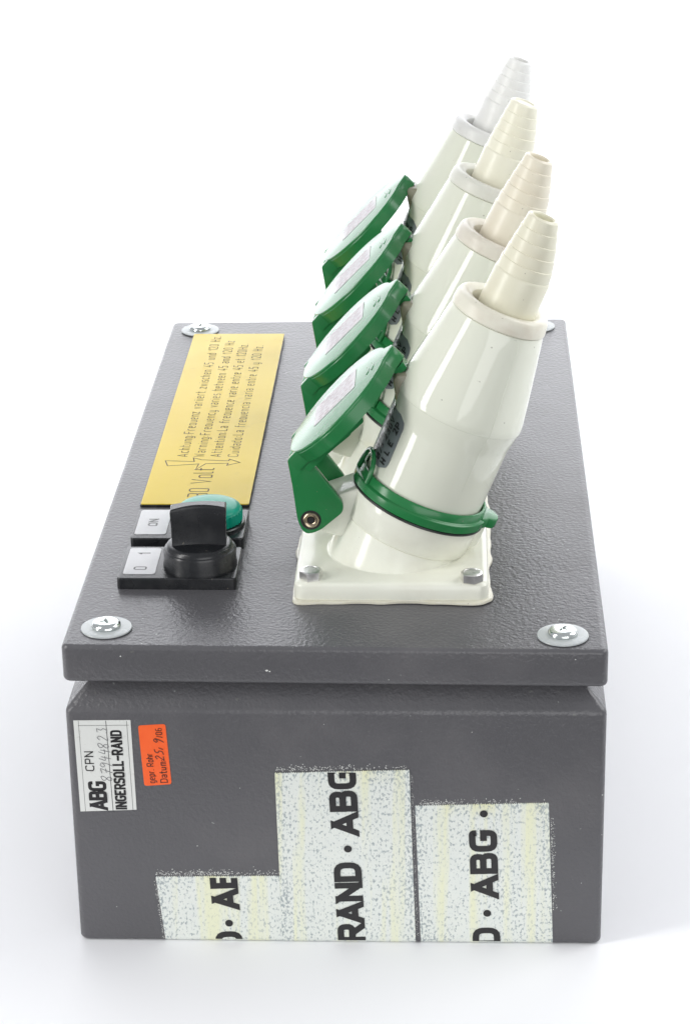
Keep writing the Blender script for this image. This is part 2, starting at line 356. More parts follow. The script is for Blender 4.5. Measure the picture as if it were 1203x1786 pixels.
class Ribbons:
    """flat strokes laid in a plane; every stroke sits a few microns above the last so that none share a plane"""
    def __init__(s, place): s.v = []; s.f = []; s.place = place; s.k = 0
    def stroke(s, pts, wd, box=None):
        pts = [Vector(q) for q in pts]; q = [pts[0]]
        for a in pts[1:]:
            if (a-q[-1]).length > 1e-5: q.append(a)
        pts = q
        if len(pts) < 2: return
        closed = (pts[0]-pts[-1]).length < 1e-4
        lift = .035*(s.k % 6); s.k += 1; b = len(s.v); n = len(pts)
        for i in range(n):
            if closed and i in (0, n-1): d0 = (pts[-1]-pts[-2]).normalized(); d1 = (pts[1]-pts[0]).normalized()
            else:
                d0 = (pts[i]-pts[max(i-1, 0)]); d1 = (pts[min(i+1, n-1)]-pts[i]); d0 = d0 if d0.length > 0 else d1; d1 = d1 if d1.length > 0 else d0
                d0, d1 = d0.normalized(), d1.normalized()
            n0 = Vector((-d0.y, d0.x)); n1 = Vector((-d1.y, d1.x)); nn = n0+n1
            nn = nn.normalized() if nn.length > 1e-6 else n0
            kk = max(nn.dot(n0), .42)
            for sg in (1, -1):
                q = pts[i]+nn*sg*wd/2/kk
                if box and not closed and i in (0, n-1):      # square the end off on the letter's own outline
                    d = d1*-1 if i == 0 else d0; c = pts[i]; x0, x1, y0, y1 = box; e = 1e-4
                    if abs(d.y) > .3 and ((d.y < 0 and c.y < y0+e) or (d.y > 0 and c.y > y1-e)):
                        ty = y0-wd/2 if d.y < 0 else y1+wd/2; q = q+d*((ty-q.y)/d.y)
                    elif abs(d.x) > .9 and (c.x < x0+e or c.x > x1-e): q = q+d*wd/2
                s.v.append(s.place(q, lift))
        for i in range(n-1): s.f.append((b+2*i, b+2*i+1, b+2*i+3, b+2*i+2))
    def disc(s, c, r, n=20):
        lift = .035*(s.k % 6); s.k += 1; b = len(s.v)
        for i in range(n): s.v.append(s.place(Vector((c[0]+r*cos(2*pi*i/n), c[1]+r*sin(2*pi*i/n))), lift))
        s.f.append(tuple(range(b, b+n)))
    def text(s, txt, x, y, h, wd, length=None, gap=.2, wscale=1.0, jitter=0):
        """centre lines inset by half the stroke, so a capital is exactly h tall; length stretches the line to fit"""
        H = h-wd; adv = []; 
        for ch in txt: adv.append((G[ch][0]*wscale*h if ch != ' ' else G[ch][0]*h)+(wd if ch != ' ' else 0)+gap*h)
        tot = sum(adv)-gap*h; kx = (length/tot) if length else 1.0
        cx = 0
        for ch, ad in zip(txt, adv):
            gw, strokes = G[ch]; gw = gw*wscale*h
            for pts, rad in strokes:
                q = [(a*gw, b_*H) for a, b_ in pts]
                rr = [r_*h*.8 for r_ in rad] if isinstance(rad, list) else rad*h*.8
                if rad: q = round_poly(q, rr, 4, closed=False)
                q = [Vector((x+(cx+wd/2+a)*kx+random.uniform(-jitter, jitter), y+wd/2+b_)) for a, b_ in q]
                bx = (x+(cx+wd/2)*kx, x+(cx+wd/2+gw)*kx, y+wd/2, y+wd/2+H)
                s.stroke(q, wd, bx if wd > .3 else None)
            cx += ad
        return tot*kx
    def build(s, name, mat, parent, clip=None):
        bm = bmesh.new(); vs = [bm.verts.new(v) for v in s.v]
        for f in s.f: bm.faces.new([vs[i] for i in f])
        for co, no in (clip or []):
            bmesh.ops.bisect_plane(bm, geom=bm.verts[:]+bm.edges[:]+bm.faces[:], plane_co=co, plane_no=no, clear_outer=True)
        return link(name, from_bm(name, bm), mat, parent, smooth=0)

def tag(o, label=None, cat=None, group=None, kind=None):
    if label: o['label'] = label
    if cat: o['category'] = cat
    if group: o['group'] = group
    if kind: o['kind'] = kind
    return o
def empty(name, loc=(0, 0, 0), rot=None, parent=None):
    o = bpy.data.objects.new(name, None); COL.objects.link(o); o.location = loc; o.empty_display_size = .02
    if rot: o.rotation_euler = rot
    if parent: o.parent = parent
    return o
def copy_tree(o, parent=None):
    c = o.copy(); COL.objects.link(c); c.parent = parent if parent else o.parent
    for ch in [x for x in bpy.data.objects if x.parent == o]: copy_tree(ch, c)
    return c

# ------------------------------------------------------------------ setting: white paper sweep
bm = bmesh.new()
prof = [(-.335, -.035), (-.335, -.004), (-.331, 0), (-.2, 0), (.3, 0), (1.4, 0)]
for i in range(1, 13):
    a = pi/2*i/12; prof.append((1.4+1.0*sin(a), 1.0*(1-cos(a))))
prof += [(2.4, 1.6), (2.4, 2.6)]
rows = [[bm.verts.new((x, y, z)) for x in (-3, -1.5, -.5, .5, 1.5, 3)] for y, z in prof]
for a, b in zip(rows, rows[1:]):
    for i in range(5): bm.faces.new((a[i], a[i+1], b[i+1], b[i]))
me = bpy.data.meshes.new('studio_backdrop'); bm.to_mesh(me); bm.free()
o = link('backdrop', me, M['paper'], smooth=60)
tag(o, 'seamless white studio paper running under and up behind the grey box', kind='structure')

k = NT('added_dark_floor'); f = k.mix(k.noise(5, 4), (.10, .10, .10, 1), (.13, .13, .13, 1)); fm = k.set(Base_Color=f, Roughness=.6)  # out of view, added dark so the upper box front reflects less light
bm = bmesh.new()
rows = [[bm.verts.new((x, y, -.78)) for x in (-5, 0, 5)] for y in (-4, 0, 2.6)]
for a, b in zip(rows, rows[1:]):
    for i in range(2): bm.faces.new((a[i], a[i+1], b[i+1], b[i]))
me = bpy.data.meshes.new('floor'); bm.to_mesh(me); bm.free()
tag(link('floor', me, fm, smooth=0), 'unseen dark floor added below the white paper to darken reflections', kind='structure')

# ------------------------------------------------------------------ the box
box = empty('distribution_box', (0, 0, 0))
tag(box, 'dark grey textured steel switch box with four green-capped sockets, standing on white paper', 'distribution box')
off = P(0, 0, 0)                                   # mesh coordinates below are box millimetres
def part(name, bm, mat, parent=box, smooth=35):
    o = link(name, from_bm(name, bm), mat, parent, smooth=smooth)
    if parent == box: o.location = off
    return o
# body: rounded bottom, rounded shoulder line, 45 degree gutter running in under the lid
L = []
for i in range(6):
    a = pi/2*i/5; ins = 2.2*(1-sin(a)); L.append(rrect(ins, W-ins, ins, D-ins, 2.6-ins*.5, -HB+2.2*(1-cos(a))))
for i in range(4):
    a = radians(48)*i/3; ins = 3.6*(1-cos(a)); L.append(rrect(ins, W-ins, ins, D-ins, 2.6, -27.4+3.6*sin(a)))
L.append(rrect(9.0, W-9.0, 9.0, D-9.0, 1.6, -16.6)); L.append(rrect(9.6, W-9.6, 9.6, D-9.6, 1.2, -15.6)); 
bm = bmesh.new(); add_loft(bm, L); bmesh.ops.recalc_face_normals(bm, faces=bm.faces)
body = part('enclosure_body', bm, M['powder'])
def warp(x, y): return .72*(1-2*x/W)*(1-2*y/D)
bm = slab(0, W, 0, D, -15, 0, 2.8, 1.8, 2.0)
bmesh.ops.triangulate(bm, faces=[f for f in bm.faces if len(f.verts) > 8])
bmesh.ops.delete(bm, geom=[f for f in bm.faces if all(abs(v.co.z) < 1e-4 for v in f.verts)], context='FACES_ONLY')
# lid top as a fine sheet so that its slight twist is smooth
top = [v for v in bm.verts if abs(v.co.z) < 1e-4]
bmesh.ops.contextual_create(bm, geom=[e for e in bm.edges if abs(e.verts[0].co.z) < 1e-4 and abs(e.verts[1].co.z) < 1e-4 and len(e.link_faces) == 1])
for v in bm.verts: v.co.z += warp(v.co.x, v.co.y)
bmesh.ops.recalc_face_normals(bm, faces=bm.faces)
lid = part('lid', bm, M['powder'], smooth=30)

# lid screws on milky washers
def washer_bm():
    return lathe([(3.2, .1), (9.2, .1), (9.55, .35), (9.4, .75), (8.6, .95), (4, 1.15), (3.2, 1.2)], 48)
def screw_bm():
    b = lathe([(3.0, .9), (5.2, .95), (5.5, 1.4), (5.45, 2.0), (5.0, 2.7), (4.3, 3.1), (3.6, 3.25), (2.9, 3.3)], 40)
    # recessed cross: cut by an inner star well
    n = 40; tp = []; bt = []
    for i in range(n):
        a = 2*pi*i/n; q = abs(cos(2*a))**3; r = 1.0+1.6*q
        tp.append((r*cos(a), r*sin(a), 3.25)); bt.append((r*.45*cos(a), r*.45*sin(a), 1.5))
    ring = [(2.9*cos(2*pi*i/n), 2.9*sin(2*pi*i/n), 3.3) for i in range(n)]
    add_loft(b, [ring, tp, bt], cap0=False); bmesh.ops.recalc_face_normals(b, faces=b.faces)
    return b
wm = from_bm('washer', washer_bm()); sm = from_bm('screw', screw_bm())
for i, (x, y, rz) in enumerate(((15, 15.2, .35), (183.8, 12.2, 1.0), (15.3, 370, .1), (184.6, 371.5, .6))):
    z = warp(x, y)
    a = link('washer', wm, M['nylon'] if i == 0 else None, lid, Vector((x, y, z))/1000)
    b = link('screw', sm, M['zinc'] if i == 0 else None, lid, Vector((x, y, z))/1000); b.rotation_euler = (0, 0, rz)

# ------------------------------------------------------------------ panel sockets (part) with their sub-parts
TH = radians(21.8)
SO = Vector((121.0, 75.0, 0.0))                    # socket origin on the lid
RO = Vector((131.2, 75.0, 31.0))-SO                # centre of the ring plane, from the socket origin
AX = Vector((sin(TH), 0, cos(TH))); EX = Vector((cos(TH), 0, -sin(TH)))
def barrel_bm():
    n = 72; Ls = []
    def foot(r, z, s=0): return [(r*cos(2*pi*i/n), r*sin(2*pi*i/n), z) for i in range(n)]
    def tilt(r, t): 
        c = RO+AX*t; return [tuple(c+EX*r*cos(2*pi*i/n)+Vector((0, 1, 0))*r*sin(2*pi*i/n)) for i in range(n)]
    A = foot(26.3, 8.2); B = tilt(24.6, -16.2)
    Ls.append(foot(27.6, 7.6)); Ls.append(foot(26.8, 8.0))
    for j in range(0, 9):
        t = j/8; s = t*t*(3-2*t)*.5+t*.5
        Ls.append([tuple(Vector(a)*(1-s)+Vector(b)*s) for a, b in zip(A, B)])
    for r, t in ((24.5, -16.1), (24.3, -15.9), (24.9, -15.7), (25.1, -15.4), (25.6, -8), (26.2, -3.6), (26.0, -3.1), (24.5, -3.0)): Ls.append(tilt(r, t))
    bm = bmesh.new(); add_loft(bm, Ls); bmesh.ops.recalc_face_normals(bm, faces=bm.faces)
    # hinge lug between the cap's arms and the latch rib on the far side
    def loc(pts): return [(x-SO.x, z) for x, z in pts]
    lug = prism(round_poly(loc([(86.6, 24.5), (88, 28.5), (93, 31.5), (108, 37), (112, 14), (97, 17.0), (88.5, 20.8)]), 2, 3), -9.5, 9.5, .8)
    rib = prism(round_poly(loc([(149, 22), (156.5, 19.5), (152.5, 10.5), (147, 7.4), (142, 9)]), .8, 3), -4.5, 4.5, .8)
    return merge(bm, lug, rib)
def flange_bm():
    b = bmesh.new(); Ls = []
    X0, X1, Y0, Y1 = 83-SO.x, 157-SO.x, 39.5-SO.y, 115-SO.y
    for ins, z in ((.6, .3), (.2, .9), (0, 2), (.25, 6.6), (.7, 7.4), (1.4, 7.85), (2.4, 8.0)): Ls.append(rrect(X0+ins, X1-ins, Y0+ins, Y1-ins, 4.2-ins*.5, z, 6))
    add_loft(b, Ls); bmesh.ops.recalc_face_normals(b, faces=b.faces); return b
def sealant_bm():
    rnd = random.Random(3); b = bmesh.new(); base = rrect(82.6-SO.x, 157.6-SO.x, 39.0-SO.y, 115.4-SO.y, 4.2, 0, 5)
    # resample
    pts = []
    N = len(base)
    for i in range(N):
        p0, p1 = Vector(base[i]), Vector(base[(i+1) % N]); k_ = max(1, int((p1-p0).length/2.5))
        for j in range(k_): pts.append(p0+(p1-p0)*j/k_)
    n = len(pts); off_ = []
    ph = [rnd.uniform(0, 6.28) for _ in range(6)]
    for i in range(n):
        a = 2*pi*i/n; off_.append(.55+.55*sin(5*a+ph[0])+.4*sin(11*a+ph[1])+.35*sin(19*a+ph[2])+rnd.uniform(-.1, .1))
    def ring(k_, z, lim):
        out = []
        for i, p_ in enumerate(pts):
            d = (p_-pts[i-1]).normalized(); nrm = Vector((d.y, -d.x, 0)); out.append(tuple(p_+nrm*(max(-.3, off_[i])*k_+lim)+Vector((0, 0, z))))
        return out
    add_loft(b, [ring(1, .05, 0), ring(1, .5, 0), ring(.7, 1.0, 0), ring(0, 1.3, -.6)]); bmesh.ops.recalc_face_normals(b, faces=b.faces); return b
def hex_bolt_bm(rz=0):
    b = bmesh.new(); r = 4.45
    def hx(rr, z, rot=rz): return [(rr*cos(pi/3*i+rot), rr*sin(pi/3*i+rot), z) for i in range(6)]
    n = 24
    def hx24(rr, z, blend):
        out = []
        for i in range(n):
            a = 2*pi*i/n; af = (a) % (pi/3)-pi/6; rh = r*cos(pi/6)/cos(af); rad = rh*(1-blend)+rr*blend
            rad = min(rad, rr) if blend else rh
            out.append((rad*cos(a+rz), rad*sin(a+rz), z))
        return out
    add_loft(b, [hx24(r, 8.05, 0), hx24(r, 10.6, 0), hx24(4.25, 11.1, .5), hx24(3.7, 11.4, 1), hx24(3.0, 11.45, 1), hx24(2.9, 11.3, 1)])
    bmesh.ops.recalc_face_normals(b, faces=b.faces); return b
def ring_bm():
    b = lathe([(24.0, -2.9), (26.4, -2.9), (27.1, -2.4), (27.2, -1.6), (27.15, .6), (26.7, 1.0), (26.2, 1.1), (25.9, 1.3), (25.5, 3.9), (25.2, 4.3), (24.7, 4.4), (24.3, 4.2), (24.1, 2.5), (24.0, -2.9)], 96)
    bmesh.ops.remove_doubles(b, verts=b.verts, dist=1e-4)
    nose = []
    for i in range(13):
        a = -pi/2+pi*i/12; nose.append((27.6+4.0*cos(a), 5.4*sin(a)))
    nose = [(24.6, 8.8), (24.6, -8.8), (26.2, -7.6)]+nose+[(26.2, 7.6)]
    t = prism(nose, -2.5, 1.6, .5, 'z')
    # loop standing on the hinge side of the ring
    pts = []
    for i in range(17):
        a = pi*i/16; ang = pi+radians(14)+radians(17)*cos(a); h = 1.0+10.5*sin(a)**.8; rr = 26.4-1.2*sin(a); pts.append((rr*cos(ang), rr*sin(ang), h))
    lp = tube(pts, .95, 10, up0=(cos(pi+radians(14)), sin(pi+radians(14)), 0))
    return merge(b, t, lp)
def gasket_bm():
    b = lathe([(24.2, -3.9), (26.7, -3.8), (26.85, -3.5), (26.7, -3.0), (24.2, -2.95), (24.2, -3.9)], 80)
    bmesh.ops.remove_doubles(b, verts=b.verts, dist=1e-4); return b
# cap frame: origin at the hinge corner, u along the cap, n outwards
CU = Vector((.697, 0, .717)); CN = Vector((-.717, 0, .697)); CO = Vector((80.6, 75, 50.3))-SO
def cap_pt(u, v, n): return tuple(CO+CU*u+Vector((0, 1, 0))*v+CN*n)
def cap_outline(r=26.5, cu=26.8, tail=True, tip=57.2, ins=0):
    pts = []
    a1 = atan2(6.0, 24.6)
    for i in range(33):
        a = a1+(radians(147)-a1)*i/32; pts.append((cu+r*cos(a), r*sin(a)))
    if tail: pts += [(0+ins, 14.5-ins)]
    else:
        pts = []
        for i in range(41):
            a = a1+(2*pi-2*a1)*i/40; pts.append((cu+r*cos(a), r*sin(a)))
    if tail:
        pts += [(0+ins, -14.5+ins)]
        for i in range(33):
            a = -radians(147)+(radians(147)-a1)*i/32; pts.append((cu+r*cos(a), r*sin(a)))
    pts += [(tip-1.6, -3.0+ins*.5), (tip-.3, -1.6+ins*.5), (tip, 0), (tip-.3, 1.6-ins*.5), (tip-1.6, 3.0-ins*.5)]
    return pts
def cap_bm():
    bm = bmesh.new()
    o_ = cap_outline(); 
    Ls = []
    for sc_, n in ((.0, -6.3), (0, -1.5), (.35, -.9), (.9, -.8)):
        cu = 26.8
        q = []
        for u, v in o_:
            d = Vector((u-cu, v)); ln = d.length; d = d*(ln-sc_)/ln; q.append(cap_pt(cu+d.x, d.y, n))
        Ls.append(q)
    add_loft(bm, Ls)
    r2 = cap_outline(tail=False)
    Ls = []
    for sc_, n in ((.15, -1.2), (.15, -.5), (.4, -.12), (.9, 0)):
        q = []
        for u, v in r2:
            d = Vector((u-26.8, v)); ln = d.length; d = d*(ln-sc_)/ln; q.append(cap_pt(26.8+d.x, d.y, n))
        Ls.append(q)
    add_loft(bm, Ls); bmesh.ops.recalc_face_normals(bm, faces=bm.faces)
    # thick skirt towards the hinge
    sk = []
    for s in (-1, 1):
        b = bmesh.new(); q0 = round_poly([(2, -6.9), (30, -6.9), (32.5, -8.0), (31.5, -10.4), (12, -9.6), (2, -9.5)], 1.0, 3)
        lo, hi = (s*14.4, s*11.0)
        add_loft(b, [[cap_pt(u, v, n) for u, n in q0] for v in (lo, hi)]); bmesh.ops.recalc_face_normals(b, faces=b.faces); sk.append(b)
    # hinge arms
    arm = round_poly([(x-SO.x, z) for x, z in ((80.6, 49.6), (85.6, 55.3), (91.5, 58.2), (94.5, 55.5), (88.6, 50.2), (101.3, 32.6), (101.6, 28.6), (92.2, 20.5), (86.6, 18.9), (84.0, 24.0), (82.2, 39.3))], [.5, .5, .5, .5, .9, 1.8, 2.2, 2.6, 3.2, 3.2, .5], 4)
    a1 = prism(arm, 61.0-75, 64.2-75, .35); a2 = prism(arm, 85.8-75, 89-75, .35)
    # bridge between the arms behind the hinge corner
    br = prism(round_poly([(x-SO.x, z) for x, z in ((80.9, 49.8), (82.6, 41), (85.0, 41.5), (88.2, 50.5), (86, 54.5))], .5, 3), -11.2, 11.2, .3)
    # latch peg under the tip
    p0 = Vector(cap_pt(53.2, -1.0, -6.5)); p1 = Vector(cap_pt(52.6, -1.0, -11.2))
    pg = tube([p0, p0*.5+p1*.5, p1, p1+(p1-p0)*.06], 1.9, 12)
    hk = bmesh.new(); add_loft(hk, [[cap_pt(u, v, n) for u, n in ((50.5, -6.8), (56, -6.8), (55.5, -9.4), (51, -9.4))] for v in (-4.2, 3.4)]); bmesh.ops.recalc_face_normals(hk, faces=hk.faces)
    # two small embossed arcs near the tip
    em = []
    for k_ in (0, 1):
        em.append(tube([cap_pt(42.8+k_*2.6+1.6*cos(t), -2+4.6*sin(t), .05) for t in [x*.2-1.1 for x in range(12)]], .34, 6, up0=CN))
    return merge(bm, *sk, a1, a2, br, pg, hk, *em)

sock = link('panel_socket', from_bm('panel_socket', merge(barrel_bm())), M['white'], box, P(SO.x, SO.y, SO.z), 32)
def sub(name, bm, mat, loc=(0, 0, 0), rot=None, smooth=32):
    o = link(name, from_bm(name, bm), mat, sock, Vector(loc)/1000, smooth)
    if rot: o.rotation_euler = rot
    return o
sub('flange', flange_bm(), M['white'], smooth=28)
sub('sealant_bead', sealant_bm(), M['silicone'])
hb = hex_bolt_bm(.25)
bx = from_bm('bolt', hb)
for i, (x, y, rz) in enumerate(((89.6, 45.4, 0), (150.6, 43.6, .5), (89.6, 109, .9), (150.6, 109, .2))):
    o = link('bolt', bx, M['steel'] if i == 0 else None, sock, Vector((x-SO.x, y-SO.y, 0))/1000, 30); o.rotation_euler = (0, 0, rz)
rg = sub('sealing_ring', ring_bm(), M['green'], RO, (0, TH, 0))
sub('gasket', gasket_bm(), M['black_rubber'], RO, (0, TH, 0))
cp = sub('hinged_cap', cap_bm(), M['green'], smooth=30)
def rivet(y, s):
    b = lathe([(1.1, -.6), (1.3, .1), (1.9, .7), (2.6, .85), (3.1, .5), (3.3, 0), (3.3, -.4)], 32)
    add_lathe(b, [(0, -.2), (1.15, -.2)], 32)
    return b
rv = from_bm('rivet', rivet(0, 0)); pin = from_bm('hinge_pin_hole', lathe([(0, .35), (1.25, .35), (1.4, .2)], 24)); wsh = from_bm('rivet_seat', lathe([(3.2, .03), (4.0, .06), (4.0, 0)], 32))
for i, (y, s) in enumerate(((61-75, 1), (89-75, -1))):
    for nm, me_, mt in (('rivet', rv, 'rivet'), ('rivet_hollow', pin, 'hole'), ('rivet_seat', wsh, 'black_rubber')):
        o = link(nm, me_, M[mt] if i == 0 else None, sock, Vector((89.0-SO.x, y, 25.2))/1000, 40); o.rotation_euler = (pi/2*s, 0, 0)
# printed label on the cap
b = bmesh.new(); q = round_poly([(14.2, -6.6), (36.8, -6.6), (36.8, 15.2), (14.2, 15.2)], 1.2, 3)
add_loft(b, [[cap_pt(u, v, n) for u, v in q] for n in (.04, .16)]); bmesh.ops.recalc_face_normals(b, faces=b.faces)
cl = sub('cap_label', b, M['caplabel'], smooth=0)
rb = Ribbons(lambda p_, l: cap_pt(p_.x, p_.y, .2+l))
rnd = random.Random(5)
for r_ in range(7):
    u = 17
    while u < 34:
        ln = rnd.uniform(.8, 2.6); v = -4.4+r_*2.9+rnd.uniform(-.2, .2)
        rb.stroke([(u, v), (u+ln, v+rnd.uniform(-.3, .3))], rnd.uniform(.3, .8)); u += ln+rnd.uniform(.4, 1.6)
o = rb.build('cap_label_print', M['label_text'], sock)

PITCH = 84.3
sockets = [sock]
for i in range(1, 4):
    s = copy_tree(sock, box); s.location = P(SO.x, SO.y+PITCH*i, 0); sockets.append(s)

# ------------------------------------------------------------------ plugs (things of their own)
def shell_bm():
    prof = [(0, -14), (20, -14), (22.6, -13.4), (23.4, -8), (23.55, 0), (23.7, 14), (23.8, 28), (23.95, 30.5), (24.6, 34.2), (25.1, 37.6), (25.15, 38.1), (25.4, 38.25), (25.5, 38.8), (25.3, 41)]
    prof += [(25.3-(6.4)*((t-41)/33.6)**1.04, t) for t in (46, 52, 58, 64, 70, 74.6)]
    prof += [(18.3, 76.6), (17.2, 77.0), (11.9, 77.1)]
    b = lathe(prof, 96)
    sa = radians(-62)
    seam = tube([((q_-.04)*cos(sa), (q_-.04)*sin(sa), z_) for q_, z_ in prof[5:-2] if z_ > 5], .13, 6, up0=(-sin(sa), cos(sa), 0))
    return merge(b, seam)
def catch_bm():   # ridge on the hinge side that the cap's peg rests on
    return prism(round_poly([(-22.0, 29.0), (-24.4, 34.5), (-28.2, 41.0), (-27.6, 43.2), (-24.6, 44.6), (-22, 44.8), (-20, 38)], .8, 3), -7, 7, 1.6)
def collar_bm():
    b = lathe([(q_-.5, z_+1.9) for q_, z_ in ((17.4, 74.9), (18.9, 75.0), (19.25, 75.5), (19.2, 76.5), (18.8, 79.2), (18.2, 80.5), (17.4, 81.1), (16.2, 81.3), (14.4, 80.8), (13.2, 80.0), (12.6, 78.6), (12.4, 75.4), (17.4, 74.9))], 96)
    bmesh.ops.remove_doubles(b, verts=b.verts, dist=1e-4); return b
def boot_bm(length, r_tip, steps=5, closed_tip=False):
    t0 = 96.5; pr = [(0, 66), (11.3, 66), (11.2, 80), (10.9, 95.6), (10.75, 96.1), (10.45, 96.4)]
    tip = length; dt = (tip-t0)/steps; r0 = 10.5
    for i in range(steps):
        a, c = i/steps, (i+1)/steps
        ra = r0-(r0-r_tip)*(a**1.25); rb_ = r0-(r0-r_tip)*(c**1.25)
        pr += [(ra, t0+dt*i+.15), (rb_+.32, t0+dt*(i+1)-.35), (rb_+.30, t0+dt*(i+1)-.12), (rb_-.02, t0+dt*(i+1)+.05)]
    pr += [(r_tip-.2, tip+.25), (r_tip-.7, tip+.5), (r_tip-1.2, tip+.4), (r_tip-1.6, tip-.1)]
    pr += [(r_tip-1.9, tip-4), (0, tip-4)] if not closed_tip else [(0, tip-.2)]
    b = lathe(pr, 64)
    for v in b.verts:                           # the boot leaves the collar slightly off centre and bends back
        k_ = max(0, min(1, (v.co.z-80)/40)); v.co.x += 1.5+.9*sin(k_*pi)-1.0*k_
    return b
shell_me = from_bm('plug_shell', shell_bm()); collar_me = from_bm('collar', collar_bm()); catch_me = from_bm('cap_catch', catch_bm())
def label_bm():
    b = bmesh.new(); rows = []
    for j in range(13):
        row = []
        for i in range(19):
            s = -1+2*i/18; t = -1+2*j/12
            sx = s*radians(41); tz = 19.6+t*11.6
            # rounded corners by squeezing the last rows
            q_ = max(0, abs(t)*11.6-7.2); sx *= 1-(4.4-sqrt(max(0, 4.4**2-q_*q_)))/24/radians(41)
            row.append((pi+sx, tz))
        rows.append(row)
    out = []
    for rr in (23.86, 24.02):
        out.append([[b.verts.new(((rr+.006*max(0, tz-14))*cos(a), (rr+.006*max(0, tz-14))*sin(a), tz)) for a, tz in row] for row in rows])
    for g in out:
        for a, c in zip(g, g[1:]):
            for i in range(18): b.faces.new((a[i], a[i+1], c[i+1], c[i]))
    lo, hi = out
    rim = lambda g: [g[0][i] for i in range(19)]+[g[j][18] for j in range(1, 13)]+[g[12][i] for i in range(17, -1, -1)]+[g[j][0] for j in range(11, 0, -1)]
    A, B = rim(lo), rim(hi)
    for i in range(len(A)): b.faces.new((A[i], A[(i+1) % len(A)], B[(i+1) % len(A)], B[i]))
    bmesh.ops.recalc_face_normals(b, faces=b.faces); return b
label_me = from_bm('rating_label', label_bm())
def on_cyl(p_, l):      # label text frame: x runs up the plug, y round it towards the viewer
    a = pi-p_.y/24.1; r = 24.1+.006*max(0, p_.x-14)+.05+l; return (r*cos(a), r*sin(a), p_.x)
rb = Ribbons(on_cyl)
for txt, y in (('~8/= 16A', -6.4), ('B/= 230V', -11.0), ('H L E  2P', -15.4)):
    rb.text(txt, 10.4, y-.2, 3.2, .62, length=17.5, gap=.25)
rb.build('tmp_print', M['ink'], None)
tmp = bpy.data.objects['tmp_print']; print_me = tmp.data; bpy.data.objects.remove(tmp)
grp = 'white plugs standing in the green-capped sockets'
plug_info = [
    ('white plug nearest the front, its smooth cream cable boot ending in an open tip', 'collar1', 'boot1', (118.6, 5.8), 0.0, 0.5),
    ('second white plug from the front, with a beige boot and a brown-stained collar', 'collar2', 'boot2', (118.3, 5.6), 1.6, 0.8),
    ('third white plug from the front, its pale yellow boot closed at the tip', 'collar3', 'boot3', (118.8, 5.9), 2.4, -1.4),
    ('rearmost white plug, with a pale grey boot covered in raised marks', 'collar4', 'boot4', (116.8, 5.3), 5.0, -1.5)]
plugs = []
for i, (lab, cm, bmn, (ln, rt), dz, dr) in enumerate(plug_info):
    c = P(131.2, 75+PITCH*i, 31)+AX*(dz/1000)
    t = empty('plug', c, (0, TH, 0)); tag(t, lab, 'plug', grp)
    t.rotation_euler = (0, TH+radians(dr), 0)
    def ch(nm, me_, mt, rz=0):
        o = bpy.data.objects.new(nm, me_); COL.objects.link(o); o.parent = t
        if not me_.materials: me_.materials.append(M[mt])
        me_.polygons.foreach_set('use_smooth', [True]*len(me_.polygons)); me_.set_sharp_from_angle(angle=radians(30))
        o.material_slots[0].link = 'OBJECT'; o.material_slots[0].material = M[mt]; o.rotation_euler = (0, 0, rz); return o
    ch('plug_shell', shell_me, 'shell'); ch('collar', collar_me, cm, .7*i)
    bt = ch('cable_boot', from_bm('cable_boot', boot_bm(ln, rt, 5, i == 2)), bmn)
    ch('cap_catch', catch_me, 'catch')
    rl = ch('rating_label', label_me, 'ratelabel')
    pr = ch('label_print', print_me, 'ink'); pr.parent = rl

# ------------------------------------------------------------------ yellow warning plate
b = bmesh.new()
PX0, PX1, PY0, PY1 = 13.4, 58.6, 134.9, 359.2
bm = slab(PX0-.35, PX1+.2, PY0-.6, PY1+.1, .05, 1.1, 1.0, .2); back = part('warning_plate', bm, M['black'])
bm = slab(PX0, PX1, PY0, PY1, 1.11, 1.5, .8, .12)
yf = link('plate_face', from_bm('plate_face', bm), M['yellow'], back, smooth=30)
# lettering reads away from the viewer: along +y with its tops towards -x
def on_plate(z): return lambda p_, l: (p_.y, p_.x, z+l*.3)
class Plate(Ribbons):
    pass
rb = Ribbons(lambda p_, l: (60.0-p_.y, p_.x, 1.53+l*.4))
X = lambda x: 60.0-x
for txt, xb, y0, y1 in (('Achtung:Frequenz variiert zwischen 45 und 120 Hz.', 27.4, 188.8, 355.0), ('Warning:Frequency varies between 45 and 120 Hz', 34.8, 188.8, 347.8),
                        ('Attention:La frequence varie entre 45 et 120Hz.', 42.0, 188.8, 342.8), ('Cuidado:La frequencia varia entre 45 y 120 Hz.', 49.6, 188.8, 340.4)):
    rb.text(txt, y0, X(xb), 4.6, .41, length=y1-y0, gap=.34)
rb.text('230 Volt', 134.9+2.0, X(40.6), 8.6, .60, length=174.3-136.0, gap=.22)
bolt = [(18.3, 184.2), (19.9, 178.1), (33.2, 180.4), (32.5, 173.6), (36.2, 180.6), (45.9, 181.2), (45.6, 178.6), (51.0, 182.2), (46.2, 186.0), (45.9, 184.0), (34.0, 185.3), (30.2, 187.6), (31.0, 183.2), (18.3, 184.2)]
rb.stroke([(y, X(x)) for x, y in bolt], .5)
rb.build('engraved_lettering', M['engrave'], back)

